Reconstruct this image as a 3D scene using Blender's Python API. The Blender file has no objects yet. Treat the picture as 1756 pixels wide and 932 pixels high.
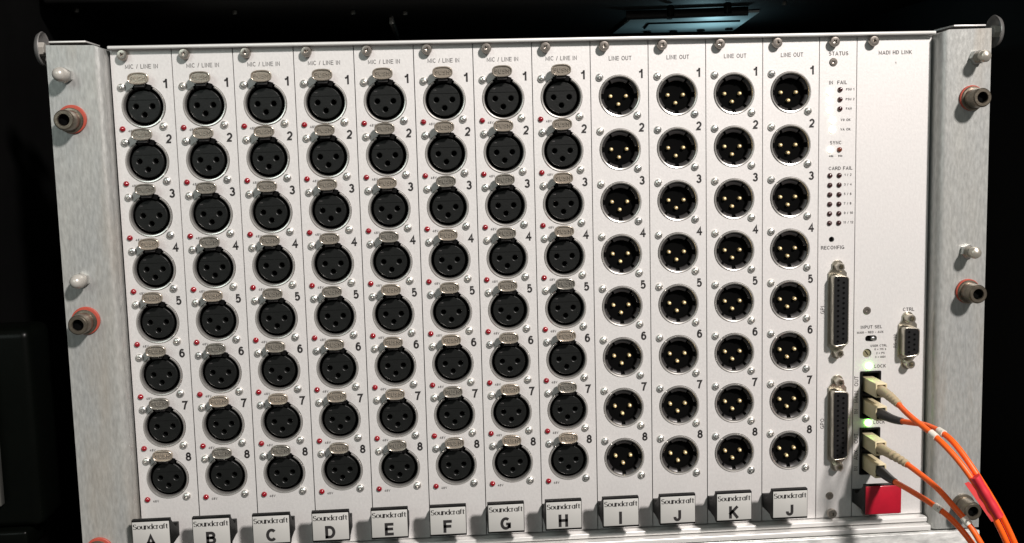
import bpy, bmesh, math, random
from mathutils import Matrix, Vector
random.seed(7)
PI = math.pi
S = 0.001                                   # everything below is written in millimetres
sc = bpy.context.scene
C = sc.collection

# ------------------------------------------------------------------ camera
R = ((0.997227, 0.025328, -0.069983), (-0.033142, 0.993058, -0.112863), (0.066638, 0.114869, 0.991143))
def cv(v):                                   # picture-frame axis -> world (x right, y away, z up)
    return Vector((v[0], v[2], -v[1]))
ax, ay, az = cv(R[0]), -cv(R[1]), -cv(R[2])
cam_d = bpy.data.cameras.new('camera'); cam = bpy.data.objects.new('camera', cam_d); C.objects.link(cam)
M = Matrix((ax, ay, az)).transposed().to_4x4()
M.translation = Vector((163.24, -551.09, 207.23)) * S
cam.matrix_world = M
cam_d.sensor_width = 36; cam_d.lens = 36 * 1801.74 / 1756
cam_d.clip_start = 0.01; cam_d.clip_end = 50
sc.camera = cam

# ------------------------------------------------------------------ light
w = bpy.data.worlds.new('World'); sc.world = w; w.use_nodes = True
w.node_tree.nodes['Background'].inputs[0].default_value = (1.0, 0.98, 0.93, 1)
w.node_tree.nodes['Background'].inputs[1].default_value = 0.11
def lamp(name, loc, target, power, size, col, shape='DISK'):
    d = bpy.data.lights.new(name, 'AREA'); d.shape = shape; d.size = size; d.energy = power; d.color = col
    o = bpy.data.objects.new(name, d); C.objects.link(o)
    o.location = Vector(loc) * S
    o.rotation_euler = (Vector(target) - Vector(loc)).to_track_quat('-Z', 'Y').to_euler()
    return o
lamp('key_lamp', (1240, -2000, 1640), (300, 0, 130), 112.0, 0.24, (1.0, 0.935, 0.895))
lamp('fill_lamp', (-700, -1700, 900), (200, 0, 130), 6.0, 0.9, (0.86, 1.0, 0.95))  # unseen soft fill, added to lift the shadows with a faint green tint
sc.view_settings.view_transform = 'Standard'; sc.view_settings.look = 'None'
sc.view_settings.exposure = 0.0; sc.view_settings.gamma = 1.0

# ------------------------------------------------------------------ materials
MATS = {}
def mat(name, col, rough=0.5, metal=0.0, var=0.0, scale=60.0, stretch=(1, 1, 1), bump=0.0, bscale=400.0,
        col2=None, per_object=None, rvar=0.0, emit=None, estr=0.0, coat=0.0, fine=None, spec=None, tint=None, specks=None):
    m = bpy.data.materials.new(name); m.use_nodes = True
    nt = m.node_tree; N = nt.nodes; L = nt.links; b = N['Principled BSDF']
    b.inputs['Base Color'].default_value = (*col, 1); b.inputs['Roughness'].default_value = rough
    b.inputs['Metallic'].default_value = metal
    if spec is not None: b.inputs['Specular IOR Level'].default_value = spec
    if coat: b.inputs['Coat Weight'].default_value = coat; b.inputs['Coat Roughness'].default_value = 0.1
    tc = N.new('ShaderNodeTexCoord'); mp = N.new('ShaderNodeMapping'); L.new(tc.outputs['Object'], mp.inputs[0])
    mp.inputs['Scale'].default_value = stretch
    out = None
    if col2 or var:
        nz = N.new('ShaderNodeTexNoise'); nz.inputs['Scale'].default_value = scale; nz.inputs['Detail'].default_value = 6
        nz.inputs['Roughness'].default_value = 0.65
        L.new(mp.outputs[0], nz.inputs['Vector'])
        rp = N.new('ShaderNodeValToRGB'); rp.color_ramp.elements[0].position = 0.3; rp.color_ramp.elements[1].position = 0.72
        a = col; c = col2 if col2 else tuple(x * (1 - var) for x in col)
        rp.color_ramp.elements[0].color = (*a, 1); rp.color_ramp.elements[1].color = (*c, 1)
        L.new(nz.outputs['Fac'], rp.inputs[0]); out = rp.outputs[0]
        if rvar:
            mr = N.new('ShaderNodeMapRange'); mr.inputs[3].default_value = rough - rvar; mr.inputs[4].default_value = rough + rvar
            L.new(nz.outputs['Fac'], mr.inputs[0]); L.new(mr.outputs[0], b.inputs['Roughness'])
    if fine and out:
        vz = N.new('ShaderNodeTexNoise'); vz.inputs['Scale'].default_value = fine[0]; vz.inputs['Detail'].default_value = 3
        L.new(mp.outputs[0], vz.inputs['Vector'])
        fr = N.new('ShaderNodeMapRange'); fr.inputs[1].default_value = 0.3; fr.inputs[2].default_value = 0.7
        fr.inputs[3].default_value = 1 - fine[1]; fr.inputs[4].default_value = 1 + fine[1]
        L.new(vz.outputs['Fac'], fr.inputs[0])
        mu = N.new('ShaderNodeVectorMath'); mu.operation = 'SCALE'
        L.new(out, mu.inputs[0]); L.new(fr.outputs[0], mu.inputs['Scale']); out = mu.outputs[0]
    if tint and out:
        tz = N.new('ShaderNodeTexNoise'); tz.inputs['Scale'].default_value = 26; tz.inputs['Detail'].default_value = 4
        tm = N.new('ShaderNodeMapping'); tm.inputs['Scale'].default_value = (1.8, 1, 0.35); tm.inputs['Location'].default_value = (0.3, 0.1, 0.7)
        L.new(tc.outputs['Object'], tm.inputs[0]); L.new(tm.outputs[0], tz.inputs['Vector'])
        tr = N.new('ShaderNodeMapRange'); tr.inputs[1].default_value = 0.55; tr.inputs[2].default_value = 0.8; tr.inputs[4].default_value = 0.5
        L.new(tz.outputs['Fac'], tr.inputs[0])
        tx = N.new('ShaderNodeMix'); tx.data_type = 'RGBA'; L.new(tr.outputs[0], tx.inputs['Factor']); L.new(out, tx.inputs[6])
        tx.inputs[7].default_value = (*tint, 1); out = tx.outputs[2]
    if specks and out:
        oi0 = N.new('ShaderNodeObjectInfo'); va = N.new('ShaderNodeVectorMath'); va.operation = 'ADD'
        L.new(tc.outputs['Object'], va.inputs[0]); L.new(oi0.outputs['Location'], va.inputs[1])
        L.new(va.outputs[0], mp.inputs[0])
        sz = N.new('ShaderNodeTexNoise'); sz.inputs['Scale'].default_value = 260; sz.inputs['Detail'].default_value = 5; sz.inputs['Roughness'].default_value = 0.7
        L.new(va.outputs[0], sz.inputs['Vector'])
        sr = N.new('ShaderNodeMapRange'); sr.inputs[1].default_value = 0.68; sr.inputs[2].default_value = 0.80; sr.inputs[4].default_value = 0.6
        L.new(sz.outputs['Fac'], sr.inputs[0])
        sx_ = N.new('ShaderNodeMix'); sx_.data_type = 'RGBA'; L.new(sr.outputs[0], sx_.inputs['Factor']); L.new(out, sx_.inputs[6])
        sx_.inputs[7].default_value = (*specks, 1); out = sx_.outputs[2]
    if per_object:
        oi = N.new('ShaderNodeObjectInfo'); mx = N.new('ShaderNodeMix'); mx.data_type = 'RGBA'
        L.new(oi.outputs['Random'], mx.inputs['Factor'])
        if out: L.new(out, mx.inputs[6])
        else: mx.inputs[6].default_value = (*col, 1)
        mx.inputs[7].default_value = (*per_object, 1); out = mx.outputs[2]
    if out: L.new(out, b.inputs['Base Color'])
    if bump:
        n2 = N.new('ShaderNodeTexNoise'); n2.inputs['Scale'].default_value = bscale; n2.inputs['Detail'].default_value = 4
        L.new(mp.outputs[0], n2.inputs['Vector'])
        bp = N.new('ShaderNodeBump'); bp.inputs['Strength'].default_value = bump; bp.inputs['Distance'].default_value = 0.0004
        L.new(n2.outputs['Fac'], bp.inputs['Height']); L.new(bp.outputs[0], b.inputs['Normal'])
    if emit:
        b.inputs['Emission Color'].default_value = (*emit, 1); b.inputs['Emission Strength'].default_value = estr
    MATS[name] = m
    return m
PANEL = mat('panel_silver', (0.66, 0.638, 0.625), 0.50, 0.35, col2=(0.60, 0.592, 0.58), scale=16, bump=0.12, bscale=1500, rvar=0.07, fine=(900, 0.045), stretch=(1, 1, 0.6), specks=(0.30, 0.27, 0.24))
RAIL = mat('rail_aluminium', (0.74, 0.73, 0.71), 0.38, 0.35, var=0.12, scale=40, stretch=(0.1, 1, 1))
GALV = mat('galvanised_steel', (0.42, 0.42, 0.395), 0.40, 0.4, col2=(0.335, 0.345, 0.34), scale=45, stretch=(1, 1, 0.28), bump=0.35, bscale=900, rvar=0.08, fine=(800, 0.15), tint=(0.36, 0.29, 0.21))
GALV2 = mat('glint_galvanised', (0.92, 0.92, 0.89), 0.34, 0.45, col2=(0.42, 0.43, 0.42), scale=130, stretch=(0.35, 1, 1), bump=0.7, bscale=330, rvar=0.12, fine=(420, 0.22))  # galvanised mottle, lightened and contrasted to put glints into the colour
STEEL = mat('screw_steel', (0.66, 0.66, 0.64), 0.30, 0.9, var=0.3, scale=300, per_object=(0.74, 0.72, 0.68))
NICK = mat('nickel_screw', (0.42, 0.38, 0.34), 0.26, 0.85, var=0.3, scale=300)
RING = mat('shell_ring', (0.66, 0.64, 0.61), 0.25, 0.8, var=0.2, scale=200)
LATCH = mat('latch_metal', (0.47, 0.45, 0.40), 0.24, 0.7, col2=(0.20, 0.19, 0.17), scale=520, per_object=(0.52, 0.45, 0.37), bump=0.15, bscale=1200)
BLACK = mat('black_plastic', (0.005, 0.005, 0.005), 0.5, var=0.4, scale=100, spec=0.15)
CAV = mat('cavity_black', (0.002, 0.002, 0.002), 0.9, var=0.2, scale=100, spec=0.05)
INSERT = mat('insert_plastic', (0.0075, 0.0082, 0.0078), 0.36, col2=(0.005, 0.0055, 0.0052), scale=260, spec=0.32, bump=0.12, bscale=900)
LIP = mat('socket_lip', (0.045, 0.042, 0.042), 0.36, 0.3, var=0.35, scale=200)
STUDM = mat('stud_metal', (0.46, 0.43, 0.37), 0.33, 0.6, var=0.3, scale=200)
CUPM = mat('cup_metal', (0.42, 0.41, 0.40), 0.28, 0.7, var=0.3, scale=150)
GOLD = mat('gold_pin', (0.95, 0.74, 0.40), 0.32, 0.5, var=0.1, scale=300)
INK = mat('print_ink', (0.014, 0.012, 0.012), 0.6, var=0.3, scale=900)
INK2 = mat('faint_ink', (0.045, 0.040, 0.040), 0.6, var=0.35, scale=900)
REDLED = mat('red_led', (0.30, 0.004, 0.012), 0.16, var=0.3, scale=200, per_object=(0.20, 0.003, 0.010), coat=0.5)
DARKLED = mat('dark_led', (0.045, 0.012, 0.012), 0.15, var=0.3, scale=200, coat=0.5)
AMBLED = mat('amber_led', (0.16, 0.035, 0.015), 0.15, var=0.3, scale=200, coat=0.5)
LITW = mat('lit_white_led', (0.9, 0.9, 0.8), 0.3, var=0.05, emit=(1.0, 0.93, 0.70), estr=3.0)
LITG = mat('lit_green_led', (0.5, 0.9, 0.5), 0.3, var=0.05, emit=(0.26, 1.0, 0.12), estr=14.0)
PLATE = mat('handle_label', (0.44, 0.435, 0.415), 0.45, var=0.08, scale=40)
REDP = mat('red_plate', (0.40, 0.006, 0.022), 0.34, var=0.22, scale=90, bump=0.1, bscale=500, coat=0.2)
BOLT = mat('bolt_steel', (0.24, 0.205, 0.16), 0.34, 0.8, col2=(0.11, 0.095, 0.075), scale=220, rvar=0.1, bump=0.3, bscale=500)
ORWASH = mat('orange_washer', (0.40, 0.065, 0.04), 0.5, var=0.2, scale=120)
CAP = mat('grey_cap', (0.48, 0.46, 0.42), 0.32, 0.25, var=0.15, scale=120)
BEIGE = mat('beige_plastic', (0.62, 0.53, 0.34), 0.42, var=0.1, scale=60)
BOOT = mat('beige_boot', (0.44, 0.35, 0.22), 0.5, var=0.15, scale=80)
BOOTB = mat('black_boot', (0.022, 0.021, 0.022), 0.5, var=0.3, scale=150)
ORANGE = mat('orange_jacket', (0.95, 0.125, 0.006), 0.46, var=0.22, scale=110, bump=0.15, bscale=300)
TAPE = mat('red_tape', (0.62, 0.028, 0.045), 0.45, var=0.15, scale=80, bump=0.2, bscale=300)
FLAP = mat('pink_tape_edge', (0.80, 0.075, 0.075), 0.4, var=0.15, scale=80)
MARK = mat('white_marker', (0.72, 0.68, 0.60), 0.5, var=0.1, scale=60)
DSHELL = mat('dsub_shell', (0.58, 0.54, 0.46), 0.28, 0.9, col2=(0.42, 0.39, 0.33), scale=200)
DSINS = mat('dsub_insert', (0.008, 0.008, 0.0085), 0.5, var=0.3, scale=100, spec=0.25)
BRASS = mat('rotary_brass', (0.36, 0.33, 0.20), 0.35, 0.5, var=0.3, scale=300)
CASE = mat('case_black', (0.0025, 0.0025, 0.0025), 0.6, var=0.5, scale=20, bump=0.2, bscale=200, spec=0.12)
CASEG = mat('case_plastic', (0.0015, 0.002, 0.0015), 0.3, var=0.4, scale=30, spec=0.08)
ALU = mat('case_aluminium', (0.13, 0.13, 0.12), 0.4, 0.6, var=0.25, scale=60)
UPLATE = mat('upper_plate', (0.30, 0.33, 0.33), 0.35, 0.3, var=0.2, scale=40)

# ------------------------------------------------------------------ helpers
def mesh(name, verts, faces, m, smooth=False):
    me = bpy.data.meshes.new(name)
    me.from_pydata([Vector(v) * S for v in verts], [], faces)
    me.materials.append(m)
    bm = bmesh.new(); bm.from_mesh(me)
    bmesh.ops.recalc_face_normals(bm, faces=bm.faces); bm.to_mesh(me); bm.free()
    if smooth:
        me.polygons.foreach_set('use_smooth', [True] * len(me.polygons))
        me.set_sharp_from_angle(angle=math.radians(38))
    me.update()
    return me
def put(name, me, parent=None, loc=(0, 0, 0), rot=(0, 0, 0)):
    o = bpy.data.objects.new(name, me); C.objects.link(o)
    o.parent = parent; o.location = Vector(loc) * S; o.rotation_euler = rot
    return o
def tag(o, label, cat, group=None):
    o['label'] = label; o['category'] = cat
    if group: o['group'] = group
    return o
def thing(name, label, cat, loc=(0, 0, 0), group=None):
    return tag(put(name, None, None, loc), label, cat, group)
def struct(o): o['kind'] = 'structure'; return o
def box(name, x0, x1, y0, y1, z0, z1, m, bev=0.0, seg=2):
    bm = bmesh.new()
    vs = [bm.verts.new(Vector((x, y, z)) * S) for x in (x0, x1) for y in (y0, y1) for z in (z0, z1)]
    for f in ((0, 1, 3, 2), (4, 6, 7, 5), (0, 4, 5, 1), (2, 3, 7, 6), (0, 2, 6, 4), (1, 5, 7, 3)):
        bm.faces.new([vs[i] for i in f])
    bmesh.ops.recalc_face_normals(bm, faces=bm.faces)
    if bev: bmesh.ops.bevel(bm, geom=bm.edges[:], offset=bev * S, segments=seg, affect='EDGES', profile=0.5)
    me = bpy.data.meshes.new(name); bm.to_mesh(me); bm.free(); me.materials.append(m)
    if bev:
        me.polygons.foreach_set('use_smooth', [True] * len(me.polygons)); me.set_sharp_from_angle(angle=math.radians(50))
    return me
def lathe(name, prof, m, seg=36, a0=0.0, a1=2 * PI, rmod=None, smooth=True):
    """revolve (radius, y) pairs about the y axis; y grows away from the viewer"""
    full = abs(a1 - a0 - 2 * PI) < 1e-6
    n = seg if full else seg + 1
    V, F = [], []
    for r, y in prof:
        for i in range(n):
            a = a0 + (a1 - a0) * i / seg
            rr = r if not rmod else rmod(r, y, a)
            V.append((rr * math.cos(a), y, rr * math.sin(a)))
    for j in range(len(prof) - 1):
        for i in range(seg):
            k = (i + 1) % n
            F.append((j * n + i, j * n + k, (j + 1) * n + k, (j + 1) * n + i))
    if full:
        if prof[0][0] > 0.001 and False: pass
        F.append(tuple(range((len(prof) - 1) * n, len(prof) * n)))
    return mesh(name, V, F, m, smooth)
def ring_closed(name, prof, m, seg=40, a0=0.0, a1=2 * PI):
    """revolve a CLOSED (radius, y) outline"""
    full = abs(a1 - a0 - 2 * PI) < 1e-6
    n = seg if full else seg + 1
    V, F = [], []; P = len(prof)
    for r, y in prof:
        for i in range(n):
            a = a0 + (a1 - a0) * i / seg
            V.append((r * math.cos(a), y, r * math.sin(a)))
    for j in range(P):
        q = (j + 1) % P
        for i in range(seg):
            k = (i + 1) % n
            F.append((j * n + i, j * n + k, q * n + k, q * n + i))
    if not full:
        F.append(tuple(j * n for j in range(P))); F.append(tuple(j * n + seg for j in range(P)))
    return mesh(name, V, F, m, True)
def circle(x, z, r, n=32): return [(x + r * math.cos(2 * PI * i / n), z + r * math.sin(2 * PI * i / n)) for i in range(n)]
def rrect(x0, x1, z0, z1, r, n=5):
    P = []
    for cx, cz, a in ((x1 - r, z1 - r, 0), (x0 + r, z1 - r, PI / 2), (x0 + r, z0 + r, PI), (x1 - r, z0 + r, 1.5 * PI)):
        for i in range(n + 1): P.append((cx + r * math.cos(a + PI / 2 * i / n), cz + r * math.sin(a + PI / 2 * i / n)))
    return P
def flat(name, loops, y0, y1, m, bevel=0.0):
    """solid sheet from y0 (front) to y1 with real holes: first loop is the outline"""
    cu = bpy.data.curves.new(name, 'CURVE'); cu.dimensions = '2D'; cu.fill_mode = 'BOTH'
    cu.extrude = max(0.0, abs(y1 - y0) / 2 - bevel) * S
    if bevel: cu.bevel_depth = bevel * S; cu.bevel_resolution = 1; cu.offset = -bevel * S
    for lp in loops:
        sp = cu.splines.new('POLY'); sp.points.add(len(lp) - 1); sp.use_cyclic_u = True
        for p, (x, z) in zip(sp.points, lp): p.co = (x * S, z * S, 0, 1)
    ob = bpy.data.objects.new('tmp', cu); C.objects.link(ob)
    dg = bpy.context.evaluated_depsgraph_get()
    me = bpy.data.meshes.new_from_object(ob.evaluated_get(dg))
    bpy.data.objects.remove(ob)
    ym = (y0 + y1) / 2 * S
    me.transform(Matrix(((1, 0, 0, 0), (0, 0, -1, ym), (0, 1, 0, 0), (0, 0, 0, 1))))
    me.materials.clear(); me.materials.append(m); me.name = name
    return me
def arc(cx, cy, rx, ry, a0, a1, n=10):
    return [(cx + rx * math.cos(math.radians(a0 + (a1 - a0) * i / n)), cy + ry * math.sin(math.radians(a0 + (a1 - a0) * i / n))) for i in range(n + 1)]
def ell(cx, cy, rx, ry): return arc(cx, cy, rx, ry, 90, 450, 20)
GL = {
 'A': (.74, [[(0, 0), (.37, 1), (.74, 0)], [(.12, .27), (.62, .27)]]),
 'B': (.66, [[(0, 0), (0, 1), (.36, 1)] + arc(.36, .76, .25, .24, 80, -80, 8) + [(.36, .52), (0, .52)], [(.36, .52)] + arc(.38, .26, .28, .26, 80, -80, 8) + [(.36, 0), (0, 0)]]),
 'C': (.72, [arc(.39, .5, .39, .5, 42, 318, 20)]),
 'D': (.70, [[(0, 0), (0, 1), (.3, 1)] + arc(.3, .5, .40, .5, 80, -80, 12) + [(.3, 0), (0, 0)]]),
 'E': (.58, [[(.58, 1), (0, 1), (0, 0), (.58, 0)], [(0, .52), (.53, .52)]]),
 'F': (.56, [[(.56, 1), (0, 1), (0, 0)], [(0, .5), (.5, .5)]]),
 'G': (.76, [arc(.39, .5, .39, .5, 48, 330, 20) + [(.75, .44), (.42, .44)], [(.75, .44), (.75, 0)]]),
 'H': (.66, [[(0, 0), (0, 1)], [(.66, 0), (.66, 1)], [(0, .52), (.66, .52)]]),
 'I': (.02, [[(.01, 0), (.01, 1)]]),
 'J': (.48, [[(.48, 1), (.48, .26)] + arc(.24, .26, .24, .26, -10, -180, 10) + [(0, .32)]]),
 'K': (.66, [[(0, 0), (0, 1)], [(.62, 1), (0, .38)], [(.22, .58), (.66, 0)]]),
 'L': (.52, [[(0, 1), (0, 0), (.52, 0)]]),
 'M': (.80, [[(0, 0), (0, 1), (.40, .12), (.80, 1), (.80, 0)]]),
 'N': (.66, [[(0, 0), (0, 1), (.66, 0), (.66, 1)]]),
 'O': (.80, [ell(.40, .5, .40, .5)]),
 'P': (.62, [[(0, 0), (0, 1), (.34, 1)] + arc(.34, .74, .28, .26, 80, -80, 8) + [(.34, .48), (0, .48)]]),
 'R': (.66, [[(0, 0), (0, 1), (.36, 1)] + arc(.36, .75, .27, .25, 80, -80, 8) + [(.36, .5), (0, .5)], [(.38, .5), (.62, .3), (.66, 0)]]),
 'S': (.62, [arc(.31, .75, .29, .25, 25, 250, 12) + arc(.31, .26, .31, .26, 70, -155, 12)]),
 'T': (.62, [[(0, 1), (.62, 1)], [(.31, 1), (.31, 0)]]),
 'U': (.64, [[(0, 1), (0, .32)] + arc(.32, .32, .32, .32, 190, 350, 10) + [(.64, .32), (.64, 1)]]),
 'V': (.68, [[(0, 1), (.34, 0), (.68, 1)]]),
 'X': (.66, [[(0, 1), (.66, 0)], [(0, 0), (.66, 1)]]),
 'Y': (.66, [[(0, 1), (.33, .45), (.66, 1)], [(.33, .45), (.33, 0)]]),
 'k': (.48, [[(0, 0), (0, 1)], [(.44, .68), (0, .28)], [(.16, .42), (.48, 0)]]),
 '/': (.30, [[(0, 0), (.30, 1)]]), '-': (.28, [[(0, .42), (.28, .42)]]), '=': (.4, [[(0, .3), (.4, .3)], [(0, .6), (.4, .6)]]),
 ' ': (.22, []),
 '0': (.56, [ell(.28, .5, .28, .5)]),
 '1': (.30, [[(0, .76), (.16, .82), (.26, .97)], [(.28, 1), (.28, 0)]]),
 '2': (.56, [arc(.28, .71, .27, .29, 170, -30, 12) + [(.34, .36), (.10, .16), (.01, 0), (.56, 0)]]),
 '3': (.56, [arc(.27, .75, .24, .25, 160, -70, 12) + [(.24, .53)], [(.24, .53)] + arc(.27, .27, .28, .27, 78, -165, 14)]),
 '4': (.58, [[(.43, 0), (.43, 1), (0, .30), (.58, .30)]]),
 '5': (.56, [[(.50, 1), (.10, 1), (.04, .50)] + arc(.27, .33, .28, .33, 130, -155, 14)]),
 '6': (.56, [ell(.28, .32, .27, .32), [(.01, .36)] + arc(.30, .48, .29, .52, 175, 50, 10)]),
 '7': (.54, [[(0, 1), (.54, 1), (.30, .52), (.18, 0)]]),
 '8': (.56, [ell(.28, .76, .23, .24), ell(.28, .27, .28, .27)]),
 '9': (.56, [ell(.28, .68, .27, .32), [(.55, .64)] + arc(.26, .52, .29, .52, -5, -130, 10)]),
 # wide thick-and-thin lettering of the maker's word
 'wS': (.66, [arc(.33, .76, .29, .24, 25, 255, 12) + arc(.33, .26, .33, .26, 75, -160, 12)]),
 'wo': (.74, [ell(.37, .34, .36, .34)]),
 'wu': (.62, [[(0, .68), (0, .26)] + arc(.29, .26, .29, .26, 190, 345, 8) + [(.60, .30)], [(.60, .68), (.60, 0)]]),
 'wn': (.62, [[(0, 0), (0, .68)], [(0, .42)] + arc(.31, .42, .29, .26, 170, 10, 8) + [(.60, .40), (.60, 0)]]),
 'wd': (.70, [ell(.34, .34, .33, .34), [(.68, 1), (.68, 0)]]),
 'wc': (.58, [arc(.35, .34, .34, .34, 45, 315, 14)]),
 'wr': (.36, [[(0, 0), (0, .68)], [(0, .44), (.10, .60), (.22, .67), (.36, .64)]]),
 'wa': (.66, [ell(.32, .34, .31, .34), [(.64, .68), (.64, 0)]]),
 'wf': (.40, [arc(.34, .78, .22, .22, 70, 180, 6) + [(.12, 0)], [(0, .66), (.40, .66)]]),
 'wt': (.32, [[(.10, .92), (.10, .14)] + arc(.24, .14, .14, .14, 190, 300, 5), [(0, .66), (.36, .66)]]),
}
TX = {}
def text(body, size, m, bold=0.0, sx=1.0, space=1.0, ext=0.0, weight=0.13, word=None):
    """grotesque capitals drawn as strokes; cap height is 0.72 of size, bold adds millimetres to each stroke"""
    key = (body, size, m.name, bold, sx, space, ext, weight, bool(word))
    if key in TX: return TX[key]
    H = size * 0.72; t = weight * H + bold; V, F = [], []; cx = 0.0
    for ch in (word if word else body):
        wd, strokes = GL[ch]
        for st in strokes:
            P = [Vector((p[0] * (H - t) + t / 2, p[1] * (H - t) + t / 2)) for p in st]
            n = len(P); base = len(V)
            for i, p in enumerate(P):
                d0 = (P[i] - P[i - 1]).normalized() if i else (P[1] - P[0]).normalized()
                d1 = (P[i + 1] - P[i]).normalized() if i < n - 1 else d0
                n0 = Vector((-d0.y, d0.x)); n1 = Vector((-d1.y, d1.x)); nn = n0 + n1
                if nn.length < 0.3: nn = n0
                nn.normalize(); k = min(1.0 / max(nn.dot(n0), 0.35), 1.9)
                tt = t
                if word:
                    dd = (d0 + d1).normalized(); tt = t * (0.42 + 1.25 * abs(dd.y) ** 1.5)
                e = Vector((0, 0))
                if i == 0: e = -d0 * t * (0.5 if n == 2 or not word else 0)
                if i == n - 1: e = d1 * t * (0.5 if n == 2 or not word else 0)
                if ch in ('C', 'S', '2', '3', '5', '6', '9', 'G', 'J') and i in (0, n - 1): e = Vector((0, 0))
                for sgn in (1, -1):
                    q = p + e + nn * (sgn * k * tt / 2)
                    V.append(((cx + q.x) * sx, 0, q.y))
            for i in range(n - 1):
                a = base + 2 * i
                F.append((a, a + 2, a + 3, a + 1))
        cx += wd * (H - t) + t + (0.17 * H if not word else 0.07 * H) * space
    if ext:
        k = len(V); V += [(x, y + ext, z) for x, y, z in V]
        for f in list(F):
            for a, b in ((f[0], f[1]), (f[1], f[2]), (f[2], f[3]), (f[3], f[0])): F.append((a, b, b + k, a + k))
    x0 = min(v[0] for v in V); x1 = max(v[0] for v in V)
    V = [(x - (x0 + x1) / 2, y, z - H / 2) for x, y, z in V]
    me = bpy.data.meshes.new('lettering'); me.from_pydata([Vector(v) * S for v in V], [], F); me.materials.append(m)
    TX[key] = me
    return me
def join(name, parts, m=None):
    bm = bmesh.new(); mats = []
    for me, loc in parts:
        st = len(bm.verts); fs = len(bm.faces)
        bm.from_mesh(me); bm.verts.ensure_lookup_table(); bm.faces.ensure_lookup_table()
        for v in bm.verts[st:]: v.co += Vector(loc) * S
        mm = me.materials[0]
        if mm not in mats: mats.append(mm)
        for f in bm.faces[fs:]: f.material_index = mats.index(mm)
    r = bpy.data.meshes.new(name); bm.to_mesh(r); bm.free()
    for mm in mats: r.materials.append(mm)
    return r
def smoothpath(pts, n=8):
    P = [Vector(p) for p in pts]; P = [P[0] * 2 - P[1]] + P + [P[-1] * 2 - P[-2]]
    out = []
    for i in range(1, len(P) - 2):
        a, b, c, d = P[i - 1], P[i], P[i + 1], P[i + 2]
        for k in range(n):
            t = k / n
            out.append(0.5 * ((2 * b) + (c - a) * t + (2 * a - 5 * b + 4 * c - d) * t * t + (3 * b - a - 3 * c + d) * t ** 3))
    out.append(P[-2]); return out
def tube(name, pts, rad, m, seg=14, flatx=1.0):
    P = [Vector(p) for p in pts]; n = len(P)
    rf = rad if callable(rad) else (lambda t: rad)
    V, F = [], []; up = Vector((0, 0, 1)); prev = None
    for i, p in enumerate(P):
        t = (P[min(i + 1, n - 1)] - P[max(i - 1, 0)]).normalized()
        if prev is None: u = t.cross(up).normalized()
        else: u = (prev - t * prev.dot(t)).normalized()
        prev = u; v = t.cross(u)
        r = rf(i / (n - 1))
        for k in range(seg):
            a = 2 * PI * k / seg
            V.append(p + u * (r * flatx * math.cos(a)) + v * (r * math.sin(a)))
    for i in range(n - 1):
        for k in range(seg):
            q = (k + 1) % seg
            F.append((i * seg + k, i * seg + q, (i + 1) * seg + q, (i + 1) * seg + k))
    F.append(tuple(range(seg))); F.append(tuple(range((n - 1) * seg, n * seg)))
    return mesh(name, V, F, m, True)

# ------------------------------------------------------------------ the case round the rack (setting)
struct(put('case_back_wall', box('case_back_wall', -75, 505, 430, 440, -90, 420, CASE)))
struct(put('case_side_wall', box('case_side_wall', -85, -75, 10, 440, -90, 420, CASE)))
struct(put('case_side_wall', box('case_side_wall', 505, 515, 10, 440, -90, 420, CASE)))
struct(put('case_floor', box('case_floor', -85, 515, 10, 440, -100, -90, CASE)))
struct(put('case_roof', box('case_roof', -85, 515, 40, 440, 420, 430, CASE)))
for x in (-30, 440):
    struct(put('rack_rail', box('rack_rail', x, x + 17, 1, 4, -90, 258, CASE)))
lt = thing('case_latch_block', 'dark glossy moulded block with aluminium edge beside the left ear', 'case fitting', (-62, 0, 12))
put('moulding', box('moulding', -22, 12, 0, 30, 4, 110, CASEG, 5, 4), lt)
put('edge_strip', box('edge_strip', -10, -6.6, -6, -1, 18, 98, ALU, 0.8), lt)
put('foot', box('foot', -16, 4, -3, 20, -8, 3.4, CASEG, 2, 3), lt)

# upper unit: the underside of whatever hangs in the case above and behind the card rack
up = thing('upper_unit', 'black equipment hanging in the dark case above and behind the card rack', 'equipment', (0, 120, 297))
put('housing', box('housing', -70, 500, -10, 300, 4, 60, CASE, 2), up)
hol = [circle(333.3, 175, 3.2, 20), circle(354.5, 175, 3.2, 20), circle(375.5, 170, 3.2, 20), circle(396.8, 165, 3.2, 20), circle(332, 88, 2.0, 16)]
pl = flat('plate', [[(306, 86), (392, 70), (406, 186), (308, 190)]] + hol, 0, 1.5, UPLATE)
pl.transform(Matrix.Rotation(-PI / 2, 4, 'X'))
for v in pl.vertices: v.co = Vector((v.co.x, -v.co.y, -v.co.z))
bbz = [v.co.y for v in pl.vertices]
o = put('vent_plate', pl, up, (0, 0, 2))
if max(bbz) < 0:
    for v in pl.vertices: v.co.y = -v.co.y
for hx, hy, hr in ((333.3, 175, 3.2), (354.5, 175, 3.2), (375.5, 170, 3.2), (396.8, 165, 3.2), (332, 88, 2.0)):
    put('vent_hole_dark', lathe('vent_hole_dark', [(hr, 0.9), (hr, 0.0), (0.01, -0.05)], CAV, 20), up, (hx, hy, 1.4), (-PI / 2, 0, 0))  # black discs over the holes put their darkness into the colour
put('groove', tube('groove', [(326.5, 152, 1.6), (323.5, 120, 1.6), (391, 114, 1.6)], 0.9, CAV, 8), up)
put('front_bar', tube('front_bar', [(296, 62, 0.5), (330, 58, 0.5), (378, 50, 0.5)], 3.2, CASE, 10), up)
for x, y in ((320.6, 33), (356.4, 23)):
    put('knob', lathe('knob', [(2.6, 4), (2.6, -2), (1.8, -3), (0.01, -3.2)], CASEG, 18), up, (x, y, 0), (-PI / 2, 0, 0))
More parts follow.
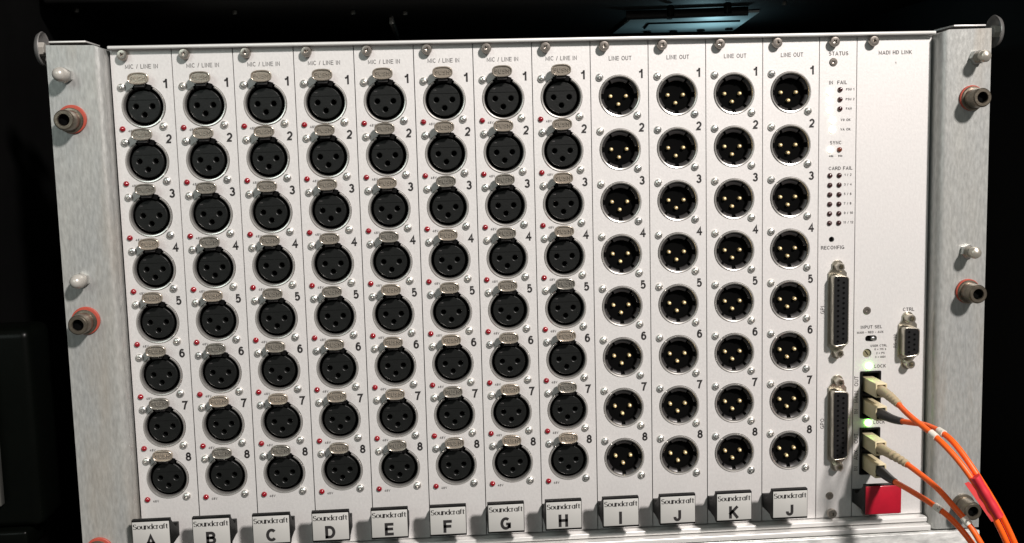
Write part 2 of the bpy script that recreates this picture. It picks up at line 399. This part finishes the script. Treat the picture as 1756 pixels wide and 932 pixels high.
for x, y in ((-55, 5), (36.7, 26), (111, 36), (144.7, 43), (395, 25), (489, 3)):
    put('rivet', lathe('rivet', [(1.5, 2), (1.5, 0.4), (1.0, -0.4), (0.01, -0.7)], ALU, 12), up, (x, y, 3), (-PI / 2, 0, 0))
put('bracket_edge', box('bracket_edge', 132.6, 135.6, 77, 190, -1, 4, ALU, 0.4), up)
lamp('plate_fill_lamp', (378, 262, 262), (372, 250, 297), 0.05, 0.02, (0.52, 0.88, 1.0))  # unseen cyan lamp added to light the vent plate

# ------------------------------------------------------------------ card rack frame
W = 426.72
rk = thing('card_rack', 'galvanised rack frame with mounting ears holding the plug-in cards', 'rack frame', (0, 0, 0))
put('top_rail', box('top_rail', 0.0, W + 0.6, -4.0, 6, 262.3, 264.0, RAIL, 0.5), rk)
put('bottom_rail', box('bottom_rail', 0.0, W + 0.2, -5.6, 6, -3.1, -0.5, RAIL, 0.4), rk)
put('bottom_lip', box('bottom_lip', -0.5, W + 0.8, -9.2, 6, -7.0, -3.9, RAIL, 0.6), rk)
put('top_cover', box('top_cover', -2, W + 2, 6, 250, 260.5, 262.2, GALV), rk)
put('side_wall', box('side_wall', -4.4, -2.6, 0, 250, -8, 262, GALV), rk)
put('side_wall', box('side_wall', W + 2.6, W + 4.4, 0, 250, -8, 262, GALV), rk)
put('back_plane', box('back_plane', -2, W + 2, 60, 62, -8, 260, CASE), rk)
def ear(side):
    # L section with a rounded bend, swept in z; local x grows from the outer edge towards the cards
    prof = [(0, 0.0), (22.8, 0.0)]
    for i in range(1, 7):
        a = PI / 2 * i / 6; prof.append((22.8 + 4.2 * math.sin(a), 4.2 - 4.2 * math.cos(a)))
    prof += [(27.0, 22), (25.0, 22), (25.0, 4.8), (22.4, 2.4), (0, 2.4)]
    n = len(prof); V, F = [], []
    zt = 264.3
    def top(x): return zt - (0 if x < 20 else (x - 20) ** 2 * 0.045)
    for z in (0, 1):
        for x, y in prof:
            xx = -27.94 + x if side < 0 else W + 27.94 - x
            V.append((xx, -9 + y, top(x) if z else -6.4))
    for i in range(n): F.append((i, (i + 1) % n, n + (i + 1) % n, n + i))
    F.append(tuple(range(n))); F.append(tuple(range(n, 2 * n)))
    me = mesh('mounting_ear', V, F, GALV, True)
    e = put('mounting_ear', me, rk)
    x0, x1 = (-28.5, -10.5) if side < 0 else (W + 10.5, W + 28)
    put('top_flange', box('top_flange', x0, x1, -3, 20, 266.0, 266.9, RAIL, 0.2), e)
    return e
ear(-1); ear(1)

# ------------------------------------------------------------------ shared meshes for the cards
def cross(amount):
    def f(r, y, a): return r * (1 - amount * abs(math.sin(2 * a))) if y > -900 and r < 1.35 else r
    return f
SCREW = lathe('screw', [(2.05, 0.2), (2.05, -0.35), (1.85, -0.9), (1.45, -1.3), (1.0, -1.45), (0.95, -1.42), (0.55, -0.7), (0.01, -0.5)], STEEL, 32, rmod=cross(0.55))
CAPSCREW = lathe('captive_screw', [(2.0, 0.3), (2.0, -1.2), (2.65, -1.3), (2.65, -3.1), (2.35, -3.6), (1.6, -3.7), (1.34, -3.68), (0.9, -2.6), (0.01, -2.4)], NICK, 36, rmod=cross(0.5))
FLATSCREW = lathe('flat_screw', [(2.2, 0.2), (2.2, -0.25), (1.9, -0.55), (1.3, -0.6), (0.8, -0.1), (0.01, 0.0)], NICK, 28, rmod=cross(0.5))
def led(name, m, r=1.5, h=1.3): return lathe(name, [(r, 0.3), (r, -0.2), (r * 0.9, -0.2 - h * 0.45), (r * 0.62, -0.2 - h * 0.8), (r * 0.3, -0.2 - h * 0.96), (0.01, -0.2 - h)], m, 20)
RLED = led('led', REDLED); DLED = led('led', DARKLED, 1.4, 1.1); ALED = led('led', AMBLED, 1.4, 1.1)
WLED = led('led', LITW, 1.7, 1.1); GLED = led('led', LITG, 1.9, 1.2)
# female socket
TOPA = math.radians(60), math.radians(120)
FRING = ring_closed('socket_ring', [(10.8, 0.6), (10.85, -0.25), (10.5, -0.65), (10.0, -0.55), (9.72, -0.05), (9.65, 2.5), (10.3, 2.5)], RING, 48, TOPA[1], TOPA[0] + 2 * PI)
FCUP = lathe('socket_cup', [(11.2, 1.2), (10.85, 1.0), (10.3, 1.1), (9.9, 1.5), (9.6, 7.0), (0.01, 7.05)], CAV, 40)
FBRIDGE = ring_closed('latch_bridge', [(11.5, 0.2), (11.5, -0.8), (8.9, -0.6), (8.9, 4.0), (10.8, 4.0)], BLACK, 10, math.radians(66), math.radians(114))
HP = ((-4.1, 0.1), (4.1, 0.1), (0.0, -4.1))
FINS = join('insert', [(flat('insert', [circle(0, 0, 8.25, 44)] + [circle(x, z, 1.3, 14) for x, z in HP], 0.9, 6.9, INSERT, 0.45), (0, 0, 0)),
                       (flat('facet', [[(8.0 * math.cos(a), 8.0 * math.sin(a)) for a in [math.radians(24 + 132 * i / 24) for i in range(25)]]], 0.62, 1.2, INSERT, 0.14), (0, 0, 0)),
                       (box('keyglint', -5.6, -4.0, 0.5, 1.0, 4.7, 5.3, LIP, 0.1), (0, 0, 0))])  # last piece: small paler bar shaped as a glint on the insert
def latch():
    def oval(a, b): return [(a * math.copysign(abs(math.cos(t)) ** 0.72, math.cos(t)), b * math.copysign(abs(math.sin(t)) ** 0.8, math.sin(t))) for t in [2 * PI * i / 36 for i in range(36)]]
    rim = flat('rim', [oval(5.2, 3.0), oval(4.5, 2.3)], -5.9, -3.8, LATCH, 0.3)
    face = flat('face', [oval(4.8, 2.6)], -5.2, -4.0, LATCH)
    pt = text('PUSH', 3.1, LATCH, 0.1, 1.0, 1.0, 0.5)
    neck = flat('neck', [[(-2.3, -1.4), (2.3, -1.4), (2.5, -4.2), (-2.5, -4.2)]], -4.4, 1.5, LIP, 0.2)
    stem = box('stem', -2.2, 2.2, -4.2, 1.0, -2.0, 1.2, LATCH, 0.3)
    return join('release_latch', [(rim, (0, 0, 0)), (face, (0, 0, 0)), (pt, (0, -5.65, 0)), (neck, (0, 0, 0)), (stem, (0, 0, 0))])
FLATCH = latch()
# male socket
MRING = ring_closed('socket_ring', [(10.8, 0.6), (10.85, -0.25), (10.5, -0.65), (10.0, -0.5), (9.72, 0.0), (9.7, 1.6), (10.3, 1.6)], RING, 48)
MCUP = lathe('socket_cup', [(11.2, 1.2), (10.75, 1.0), (10.2, 0.8), (9.9, 2.0), (8.9, 3.0), (8.3, 4.0), (8.2, 5.3), (0.01, 5.35)], CAV, 40)
def lip():
    cuts = [-52, -8, 8, 40, 58, 122, 140, 172, 188, 232, 248 + 14, 262 + 16]
    segs = [(9, 52, 8.3), (60, 120, 7.5), (128, 171, 8.3), (189, 222, 8.3), (232, 263, 8.3), (277, 308, 8.3), (318, 351, 8.3)]
    parts = []
    for a, b, ri in segs:
        parts.append((ring_closed('lip', [(9.65, 0.7), (ri + 0.5, 1.1), (ri, 1.7), (ri, 3.4), (9.65, 3.4)], LIP, 10, math.radians(a), math.radians(b)), (0, 0, 0)))
    return join('inner_lip', parts)
MLIP = lip()
PIN = lathe('contact_pin', [(1.0, 5.4), (1.0, 4.0), (0.9, 3.4), (0.62, 3.05), (0.01, 2.9)], GOLD, 16)
# ejector handle: side outline (h out of the panel, z)
def handle_body(w):
    side = [(0, 15.8), (3.0, 16.1), (5, 15.1), (7.0, 15.3), (14.6, 22.0), (15.0, 23.4), (17.8, 23.4), (17.8, 6.9), (15.2, 6.9), (13.5, 8.2), (5, 8.4), (0, 8.0)]
    n = len(side); V, F = [], []
    for x in (0.0, w):
        for h, z in side: V.append((x, -h, z))
    for i in range(n): F.append((i, (i + 1) % n, n + (i + 1) % n, n + i))
    F.append(tuple(range(n))); F.append(tuple(range(n, 2 * n)))
    me = mesh('handle_body', V, F, BLACK)
    bm = bmesh.new(); bm.from_mesh(me); bmesh.ops.bevel(bm, geom=[e for e in bm.edges], offset=0.25 * S, segments=2, affect='EDGES', profile=0.5)
    bm.to_mesh(me); bm.free(); return me
HW = 19.3
HBODY = handle_body(HW)
HPLATE = box('label_plate', 0.35, HW - 0.35, -18.25, -17.75, 8.0, 22.4, PLATE, 0.2)
RPLATE = box('label_plate', 0.2, HW + 0.6, -18.5, -17.75, 7.3, 22.9, REDP, 0.3)
def serif_word():
    return text('maker', 4.15, INK, 0.0, 0.86, 1.0, 0.0, 0.13, ['wS', 'wo', 'wu', 'wn', 'wd', 'wc', 'wr', 'wa', 'wf', 'wt'])
WORD = serif_word()

ROW = [262 - 28.149 - 27.78 * i for i in range(8)]
CX = 15.145
GAP = 0.22
def panel_mesh(w, holes): return flat('front_panel', [[(GAP, 0), (w - GAP, 0), (w - GAP, 262.2), (GAP, 262.2)]] + holes, 0, 2.4, PANEL)
PF = panel_mesh(30.48, [circle(CX, z, 11.05, 44) for z in ROW])

def handle(root, letter, red=False):
    h = put('ejector_handle', HBODY, root, (0.15, 0, 0))
    if red:
        put('label_plate', RPLATE, h, (0, 0, 0))
    else:
        put('label_plate', HPLATE, h)
        put('maker_lettering', WORD, h, (HW / 2, -18.33, 20.0))
        put('card_letter', text(letter, 9.5, INK, 0.0, 1.0, 1.0, 0.0, 0.225), h, (HW / 2 - 0.3, -18.33, 12.3))
    return h
def screw(root, me, x, z, name='mounting_screw', y=0):
    return put(name, me, root, (x, y, z), (0, random.uniform(0, PI), 0))
def socket(root, i, male):
    z = ROW[i]
    s = put('xlr_socket', MRING if male else FRING, root, (CX, 0, z))
    if male:
        put('socket_cup', MCUP, s); put('inner_lip', MLIP, s)
        for x, dz in HP: put('contact_pin', PIN, s, (x, 0, dz))
    else:
        put('socket_cup', FCUP, s); put('latch_bridge', FBRIDGE, s); put('contact_insert', FINS, s)
        put('release_latch', FLATCH, s, (-0.6, 0, 13.7), (0, random.uniform(-0.03, 0.03), 0))
        put('phantom_led', RLED, root, (CX - 11.2, 0, z - 11.1))
        put('led_lettering', text('48V', 1.85, INK2, 0.04), root, (CX - 6.9, -0.08, z - 12.2))
    screw(s, SCREW, -10.4, 9.8); screw(s, SCREW, 9.35, -10.1)
    put('socket_number', text(str(i + 1), 6.5, INK, 0.0, 0.97, 1.0, 0.0, 0.205), root, (CX + 11.4, -0.08, z + 11.3))

near = {'A': 'beside the left mounting ear', 'B': 'between cards A and C', 'C': 'between cards B and D', 'D': 'between cards C and E',
        'E': 'between cards D and F', 'F': 'between cards E and G', 'G': 'between cards F and H', 'H': 'beside the line output cards',
        'I': 'beside input card H'}
for k, letter in enumerate('ABCDEFGHIJKJ'):
    male = k >= 8
    if not male:
        r = thing('input_card', 'silver mic and line input card with handle lettered %s %s' % (letter, near[letter]), 'input card', (30.48 * k, 0, 0), 'microphone and line input cards')
    else:
        wh = {8: 'handle lettered I beside input card H', 9: 'handle lettered J between cards I and K', 10: 'handle lettered K between two cards lettered J', 11: 'handle lettered J beside the status card'}[k]
        r = thing('output_card', 'silver line output card with ' + wh, 'output card', (30.48 * k, 0, 0), 'line output cards')
    put('front_panel', PF, r)
    screw(r, CAPSCREW, 6.9, 259.4, 'captive_screw')
    if male: put('title_lettering', text('LINE OUT', 3.1, INK2, 0.03, 0.92), r, (15.7, -0.08, 253.3))
    else: put('title_lettering', text('MIC / LINE IN', 3.05, INK2, 0.0, 0.92), r, (15.3, -0.08, 253.9))
    for i in range(8): socket(r, i, male)
    handle(r, letter)

# ------------------------------------------------------------------ D-sub connectors
def dsub(parent, x, z, name, span, n1, n2):
    """x, z: centre; span: distance between the jack screws; long axis upright"""
    L = span - 8.2
    def dshape(w0, w1, l, r):                 # D outline: left side longer than the right
        pts = [(-w0 / 2, -l / 2 + 0.0), (w0 / 2, -l / 2 + 0.9), (w0 / 2, l / 2 - 0.9), (-w0 / 2, l / 2)]
        out = []
        for i in range(4):
            p = Vector(pts[i]); a = (Vector(pts[i - 1]) - p).normalized(); b = (Vector(pts[(i + 1) % 4]) - p).normalized()
            for t in range(5):
                u = t / 4
                q = p + a * r * (1 - u) ** 2 + b * r * u ** 2
                out.append((q.x, q.y))
        return out
    hl = span / 2
    fl = []
    for sgn in (1, -1):
        fl += [(sgn * 5.2, sgn * (-L / 2)), (sgn * 5.2, sgn * (L / 2 + 0.4)), (sgn * 3.1, sgn * (hl - 1.2))]
        for i in range(7):
            a = math.radians(20 + 140 * i / 6)
            fl.append((sgn * 3.3 * math.cos(a), sgn * (hl + 0.2 + 3.3 * math.sin(a))))
        fl += [(sgn * -3.1, sgn * (hl - 1.2)), (sgn * -5.2, sgn * (L / 2 + 0.4))]
    f = put(name, flat('flange', [fl], -0.8, 0.3, DSHELL, 0.15), parent, (x, 0, z))
    put('shell', flat('shell', [dshape(8.8, 0, L, 1.9), dshape(7.6, 0, L - 1.2, 1.7)], -6.2, -0.7, DSHELL, 0.25), f)
    put('contact_block', flat('contact_block', [dshape(7.5, 0, L - 1.4, 1.6)], -5.9, -0.9, DSINS, 0.1), f)
    cs = []
    dot = lathe('c', [(0.62, -5.88), (0.62, -5.97), (0.01, -5.97)], CAV, 10)
    rim = ring_closed('c', [(0.62, -5.9), (0.66, -6.02), (0.8, -6.02), (0.86, -5.9)], DSINS, 10)
    for i in range(n1):
        cs += [(dot, (-1.5, 0, (i - (n1 - 1) / 2) * 2.77)), (rim, (-1.5, 0, (i - (n1 - 1) / 2) * 2.77))]
    for i in range(n2):
        cs += [(dot, (1.5, 0, (i - (n2 - 1) / 2) * 2.77)), (rim, (1.5, 0, (i - (n2 - 1) / 2) * 2.77))]
    c = put('contacts', join('contacts', cs), f); c['kind'] = 'stuff'
    for s in (-1, 1):
        put('jack_screw', lathe('jack_screw', [(2.45, -0.7), (2.45, -5.2), (2.2, -5.6), (1.45, -5.6), (1.25, -5.2), (1.2, -2.5), (0.01, -2.4)], DSHELL, 6 if n1 > 6 else 24, smooth=True), f, (0, 0, s * hl), (0, 0.3, 0))
    return f
def vtext(root, body, size, x, z, m=INK2, bold=0.02, name='lettering'):
    put(name, text(body, size, m, bold), root, (x, -0.08, z), (0, -PI / 2, 0))
def htext(root, body, size, x, z, m=INK2, bold=0.07, sx=1.0, name='lettering'):
    put(name, text(body, size, m, bold, sx), root, (x, -0.08, z))

# ------------------------------------------------------------------ status card
X0 = 365.76; SW = 20.32
st = thing('status_card', 'narrow silver status card with indicator lights and two long D connectors', 'status card', (X0, 0, 0))
put('front_panel', panel_mesh(SW, [circle(373.27 - X0, 155.0, 1.5, 20)]), st)
put('reset_button', lathe('reset_button', [(1.45, 2.3), (1.45, 1.5), (0.01, 1.45)], CAV, 16), st, (373.27 - X0, 0, 155))
screw(st, CAPSCREW, 7.2, 259.4, 'captive_screw'); screw(st, CAPSCREW, 374.0 - X0, 3.0, 'captive_screw')
screw(st, FLATSCREW, 373.3 - X0, 249.03, 'panel_screw'); screw(st, FLATSCREW, 373.5 - X0, 12.4, 'panel_screw')
htext(st, 'STATUS', 2.9, 376.1 - X0, 253.5)
htext(st, 'IN  FAIL', 2.7, 376.0 - X0, 238.4)
for z, t in ((234.6, 'PSU 1'), (229.45, 'PSU 2'), (224.5, 'FAN')):
    put('fail_led', DLED, st, (377.1 - X0, 0, z)); htext(st, t, 1.75, 382.6 - X0 if t != 'FAN' else 382.0 - X0, z + 0.1)
    put('power_led', WLED, st, (371.6 - X0, 0, z - 0.9))
for z, t in ((218.8, 'V9 OK'), (213.8, 'VA OK')):
    put('voltage_led', WLED, st, (373.2 - X0, 0, z - 0.3)); htext(st, t, 1.85, 380.3 - X0, z - 0.1)
htext(st, 'SYNC', 2.6, 375.0 - X0, 206.75)
put('sync_led', WLED, st, (372.2 - X0, 0, 203.0)); put('sync_led', ALED, st, (377.1 - X0, 0, 203.0))
htext(st, '48k', 1.5, 372.6 - X0, 199.7); htext(st, '96k', 1.5, 377.6 - X0, 199.7)
htext(st, 'CARD FAIL', 2.6, 377.8 - X0, 193.1)
for i, t in enumerate(('1 / 2', '3 / 4', '5 / 6', '7 / 8', '9 / 10', '11 / 12')):
    z = 189.3 - 5.1 * i
    put('card_led', DLED, st, (372.0 - X0, 0, z)); put('card_led', DLED, st, (377.1 - X0, 0, z))
    htext(st, t, 1.85, (381.9 if i < 4 else 382.4) - X0, z + 0.2)
htext(st, 'RECONFIG', 2.75, 373.9 - X0, 150.6)
dsub(st, 376.5 - X0, 116.8, 'gpi_connector', 47.2, 13, 12); vtext(st, 'GPI', 3.0, 368.6 - X0, 116.7)
dsub(st, 377.0 - X0, 53.6, 'gpo_connector', 47.2, 13, 12); vtext(st, 'GPO', 3.0, 369.0 - X0, 53.5)

# ------------------------------------------------------------------ link card
X1 = 386.08; LW = 40.64
lk = thing('link_card', 'wide silver link card with optical sockets, small D connector and red handle', 'link card', (X1, 0, 0))
slot = rrect(395.9 - X1 - 3.3, 395.9 - X1 + 3.3, 98.3, 101.7, 1.65)
def frame_hole(zc): return rrect(390.9 - X1, 400.7 - X1, zc - 12.4, zc + 12.4, 0.3, 2)
ZA, ZB = 68.7, 37.0
put('front_panel', panel_mesh(LW, [slot, circle(393.8 - X1, 91.9, 2.45, 24), frame_hole(ZA), frame_hole(ZB)]), lk)
screw(lk, CAPSCREW, 8.0, 259.4, 'captive_screw'); screw(lk, CAPSCREW, 7.4, 3.2, 'captive_screw')
screw(lk, FLATSCREW, 393.4 - X1, 115.5, 'panel_screw')
htext(lk, 'MADI HD LINK', 2.85, 406.9 - X1, 253.5); htext(lk, '1', 1.7, 407.2 - X1, 248.0)
htext(lk, 'CTRL', 2.7, 416.7 - X1, 115.4); htext(lk, 'INPUT SEL', 2.5, 396.0 - X1, 106.4); htext(lk, 'MAIN - RED - AUX', 1.75, 395.4 - X1, 103.5)
htext(lk, 'USER CTRL', 1.75, 400.3 - X1, 95.9)
for i, t in enumerate(('0 = 115 k', '2 = PS', '3 = MIDI')): htext(lk, t, 1.6, 401.2 - X1, 93.9 - 2.15 * i)
htext(lk, 'LOCK', 2.6, 401.2 - X1, 84.5); htext(lk, 'LOCK', 2.6, 401.2 - X1, 53.0)
vtext(lk, 'RS 422', 2.3, 409.4 - X1, 98.1)
vtext(lk, 'IN   MAIN  OUT', 3.1, 387.95 - X1, 68.9, INK, 0.03); vtext(lk, 'IN   AUX   OUT', 3.1, 388.2 - X1, 36.6, INK, 0.03)
put('lock_led', GLED, lk, (394.8 - X1, 0, 84.8)); put('lock_led', GLED, lk, (394.9 - X1, 0, 52.95))
sw = put('selector_switch', box('selector_switch', -3.6, 3.6, 2.0, 2.3, -2, 2, CAV), lk, (395.9 - X1, 0, 100))
put('slider', box('slider', 0.1, 2.1, -0.3, 2, -0.9, 0.9, STEEL, 0.4), sw)
rt = put('rotary_switch', lathe('rotary_switch', [(2.4, 2.3), (2.4, 1.3), (2.0, 0.9), (0.01, 0.85)], BRASS, 24), lk, (393.8 - X1, 0, 91.9))
put('slot', box('slot', -1.5, 1.5, 0.78, 0.95, -0.25, 0.25, CAV), rt, (0, 0, 0), (0, 0.9, 0))
for zc in (ZA, ZB):
    f = put('optical_socket', flat('socket_frame', [rrect(390.1 - X1, 401.6 - X1, zc - 13.3, zc + 13.3, 0.4, 2), rrect(391.3 - X1, 400.5 - X1, zc - 12.2, zc + 12.2, 0.3, 2)], -0.9, 2.6, BLACK, 0.15), lk)
    put('socket_back', box('socket_back', 390.5 - X1, 401.2 - X1, 14, 15, zc - 13, zc + 13, CAV), f)
    put('divider', box('divider', 391.3 - X1, 400.5 - X1, 0.4, 10, zc - 0.9, zc + 0.9, BLACK, 0.2), f)
dsub(lk, 416.1 - X1, 98.3, 'control_connector', 25.0, 5, 4)
handle(lk, '', True)

# ------------------------------------------------------------------ optical leads
def lead(label, base, boot_end, path, boot_mat, ribs, markers):
    bx_, bz = base
    r = thing('optical_lead', label, 'cable', (bx_, 0, bz), 'orange optical leads')
    o = Vector((bx_, 0, bz))
    put('plug_body', flat('plug_body', [rrect(-3.15, 3.15, -3.85, 3.85, 0.35, 2), rrect(-2.3, 2.3, -3.0, 3.0, 0.3, 2)], -15.6, 9.0, BEIGE, 0.2), r)
    put('plug_end', box('plug_end', -2.6, 2.6, -14.6, -10, -3.3, 3.3, CAV), r)
    p0 = Vector((0, -14.0, 0)); p3 = Vector(boot_end) - o
    nxt = (Vector(path[0]) - o - p3)
    bp = []
    for i in range(49):
        t = i / 48
        c1 = Vector((0, -22, 0)); c2 = p3 - nxt.normalized() * 6
        bp.append(p0 * (1 - t) ** 3 + 3 * c1 * t * (1 - t) ** 2 + 3 * c2 * t * t * (1 - t) + p3 * t ** 3)
    def rad(t):
        rr = 2.9 - 1.05 * t
        if ribs and t > 0.45: rr += 0.24 * math.sin((t - 0.45) * 2 * PI * 7.3)
        return rr
    put('strain_boot', tube('strain_boot', bp, rad, boot_mat), r)
    cp = smoothpath([p3 - nxt.normalized() * 3, p3] + [Vector(p) - o for p in path], 8)
    for _ in range(14): cp = cp[:2] + [(cp[i - 1] + cp[i] * 2 + cp[i + 1]) / 4 for i in range(2, len(cp) - 1)] + cp[-1:]
    put('jacket', tube('jacket', cp, 1.45, ORANGE), r)
    for i0, txt in markers:
        seg = [cp[i0 + j] for j in range(0, 5)]
        c = seg[2]; d = (seg[4] - seg[0]).normalized()
        mk = put('marker_sleeve', tube('marker_sleeve', [c - d * 2.1, c - d * 1.0, c + d * 1.0, c + d * 2.1], lambda t: 1.85, MARK), r)
        if txt:
            ang = math.atan2(d.x, -d.z)
            put('marker_letter', text(txt, 2.6, INK, 0.05), mk, c + Vector((-0.55, -1.85, 0.55)), (0, -ang * 0.5, 0))
    return r
lead('orange optical lead with beige boot in the upper socket marked main', (395.45, 74.5), (395.0, -38, 72.3),
     [(395.3, -50, 69.36), (399.41, -68, 64.2), (404.21, -78, 57.3), (410.0, -85, 47.4), (419.2, -88, 30.3), (426.43, -88, 15.99), (433.81, -86, -0.52)], BOOT, True, [(22, '')])
lead('orange optical lead with black boot in the lower socket marked main', (395.5, 61.9), (397.9, -36, 62.9),
     [(400.11, -43, 63.8), (402.2, -52, 65.2), (404.06, -66, 65.1), (407.14, -75, 60.89), (413.0, -85, 48.3), (422.6, -88, 31.2), (430.16, -88, 15.79), (438.16, -86, -0.75)], BOOTB, False, [(30, 'A')])
lead('orange optical lead with beige boot in the upper socket marked aux', (395.6, 42.7), (399.17, -40, 41.13),
     [(403.79, -62, 36.44), (407.88, -72, 29.4), (412.27, -78, 23.11), (416.78, -82, 14.19), (422.69, -84, 2.17)], BOOT, True, [(29, 'A')])
lead('orange optical lead with black boot in the lower socket marked aux', (395.6, 30.2), (396.43, -32, 29.4),
     [(398.34, -45, 29.17), (405.83, -62, 24.84), (410.58, -70, 19.71), (414.72, -76, 13.18), (420.46, -80, 3.59)], BOOTB, False, [(22, 'N')])
tp = thing('tape_wrap', 'red tape wrapped round the two main optical leads', 'tape', (416.3, -86.7, 39.0))
a, b = Vector((410.9, -85.4, 48.9)) - Vector((416.3, -86.7, 39)), Vector((421.6, -88.2, 29.8)) - Vector((416.3, -86.7, 39))
put('wrap', tube('wrap', [a + (b - a) * (i / 12) for i in range(13)], lambda t: 2.35 + 0.1 * math.sin(t * 19), TAPE, 20, 1.55), tp)
fa, fb = Vector((406.2, -85.6, 45.4)) - Vector((416.3, -86.7, 39)), Vector((418.2, -88.6, 27.2)) - Vector((416.3, -86.7, 39))
V, F = [], []
for i in range(13):
    t = i / 12; p = fa + (fb - fa) * t; wd = 2.4 * math.sin(PI * min(1, t * 0.9 + 0.12)) * (1 - 0.3 * t); nrm = Vector((0.85, -0.1, 0.5))
    for dy in (0, 0.35):
        V.append(p + Vector((0, dy, 0))); V.append(p + nrm * (wd + 1.0) + Vector((0, dy - 0.5, 0)))
for i in range(12):
    k = i * 4
    F += [(k, k + 1, k + 5, k + 4), (k + 2, k + 6, k + 7, k + 3), (k, k + 4, k + 6, k + 2), (k + 1, k + 3, k + 7, k + 5)]
F += [(0, 2, 3, 1), (48, 49, 51, 50)]
put('loose_end', mesh('loose_end', V, F, FLAP, True), tp)

# ------------------------------------------------------------------ fasteners on the ears
BOLTM = lathe('bolt_head', [(6.3, 0.0), (6.3, -1.6), (5.9, -2.1), (5.1, -2.2), (5.05, -3.0), (5.05, -10.6), (4.8, -11.4), (4.3, -11.8), (3.0, -11.8), (2.75, -11.4), (2.6, -8.0), (0.01, -7.8)], BOLT, 36)
SOCK = lathe('hex_socket', [(2.7, -11.3), (2.6, -8.9), (0.01, -8.7)], CAV, 6, smooth=False)
WASH = ring_closed('washer', [(7.1, 0.0), (7.1, -1.1), (6.8, -1.4), (4.4, -1.4), (4.4, 0.0)], ORWASH, 36)
for x, z, lab, wash, h in ((-18.0, 227.3, 'socket head bolt with orange washer high on the left ear, below the grey stud', 1, 0),
                     (-18.4, 126.0, 'socket head bolt with orange washer on the left ear, below the pale stud', 1, 0),
                     (-20.0, 4.6, 'socket head bolt with orange washer at the foot of the left ear', 1, 0),
                     (444.6, 228.0, 'socket head bolt with thin orange washer high on the right ear', 1, 3),
                     (445.0, 125.4, 'socket head bolt with thin orange washer halfway down the right ear', 1, 3),
                     (445.2, 6.8, 'bare socket head bolt at the foot of the right ear behind the optical leads', 0, 0)):
    r = thing('rack_bolt', lab, 'bolt', (x, -9, z), 'socket head bolts through the mounting ears')
    hd = put('head', BOLTM, r); put('hex_socket', SOCK, hd, (0, 0, 0), (0, random.random(), 0))
    if wash: 
        wo = put('washer', WASH, r, (0.5, 0, 0.6) if h == 0 else (-0.2, 0, 0.3))
        if h: wo.scale = (0.93, 1, 0.93)
STUD = lathe('stud_cap', [(2.7, 0), (2.7, -4.6), (3.0, -4.8), (3.5, -5.2), (3.65, -6.4), (3.55, -8.4), (3.1, -10.2), (2.2, -11.5), (1.0, -12.1), (0.01, -12.2)], CAP, 28)
thr = [(2.9, 0)]
for q in range(7): thr += [(2.95, -1.0 - q * 0.9), (2.6, -1.45 - q * 0.9)]
THREAD = lathe('stud_thread', thr + [(3.1, -7.6), (3.15, -9.6), (2.6, -11.0), (1.4, -11.7), (0.01, -11.9)], STUDM, 28)
NUT = lathe('stud_nut', [(3.9, 0), (3.9, -2.4), (3.5, -2.7), (2.7, -2.7)], STEEL, 6, smooth=False)
for x, z, lab, left in ((-19.3, 249.4, 'grey domed stud at the top of the left ear', 1), (-18.3, 147.5, 'pale domed stud halfway down the left ear', 1),
                  (446.4, 249.2, 'threaded domed stud at the top of the right ear', 0), (443.9, 147.2, 'threaded domed stud halfway down the right ear', 0)):
    r = thing('domed_stud', lab, 'stud', (x, -9, z), 'domed studs on the mounting ears')
    put('cap', STUD if left else THREAD, r); put('nut', NUT, r, (0, 0, 0), (0, random.random(), 0))

# cup washers with bolts on the outer sides of the frame
for x, sgn, lab in ((-34.0, -1, 'shiny cup washer and nut on the outer side of the left ear top'), (462.0, 1, 'shiny cup washer and nut on the outer side of the right ear top')):
    r = thing('cup_washer', lab, 'washer', (x, -2, 263.2), 'cup washers at the top corners')
    rz = PI / 2 if sgn > 0 else -PI / 2
    put('cup', ring_closed('cup', [(8.3, 3.0), (8.6, 2.6), (7.6, 0.8), (5.0, -0.4), (2.5, -0.6), (2.5, 0.2), (5.0, 0.6), (7.0, 1.6)], CUPM, 36), r, (0, 0, 0), (0, 0, rz))
    put('nut', lathe('nut', [(3.4, -0.4), (3.4, -3.2), (3.0, -3.5), (0.01, -3.5)], CAP, 6, smooth=False), r, (sgn * -0.0, 0, 0), (0, 0.2, rz + PI))
    put('bolt', lathe('bolt', [(1.6, 14), (1.6, 0), (0.01, -0.2)], BOLT, 12), r, (sgn * -12, 0, 0), (0, 0, rz if sgn > 0 else rz))

# ------------------------------------------------------------------ panel below the rack
vp = thing('vent_panel', 'bright galvanised steel panel directly below the card rack', 'panel', (0, 0, -60))
put('face', box('face', -27.9, 454.7, -10.5, -8.5, 0, 52.3, GALV2, 0.6), vp)
put('top_fold', box('top_fold', -27, 454, -8.4, 6, 50.6, 52.2, GALV2, 0.3), vp)
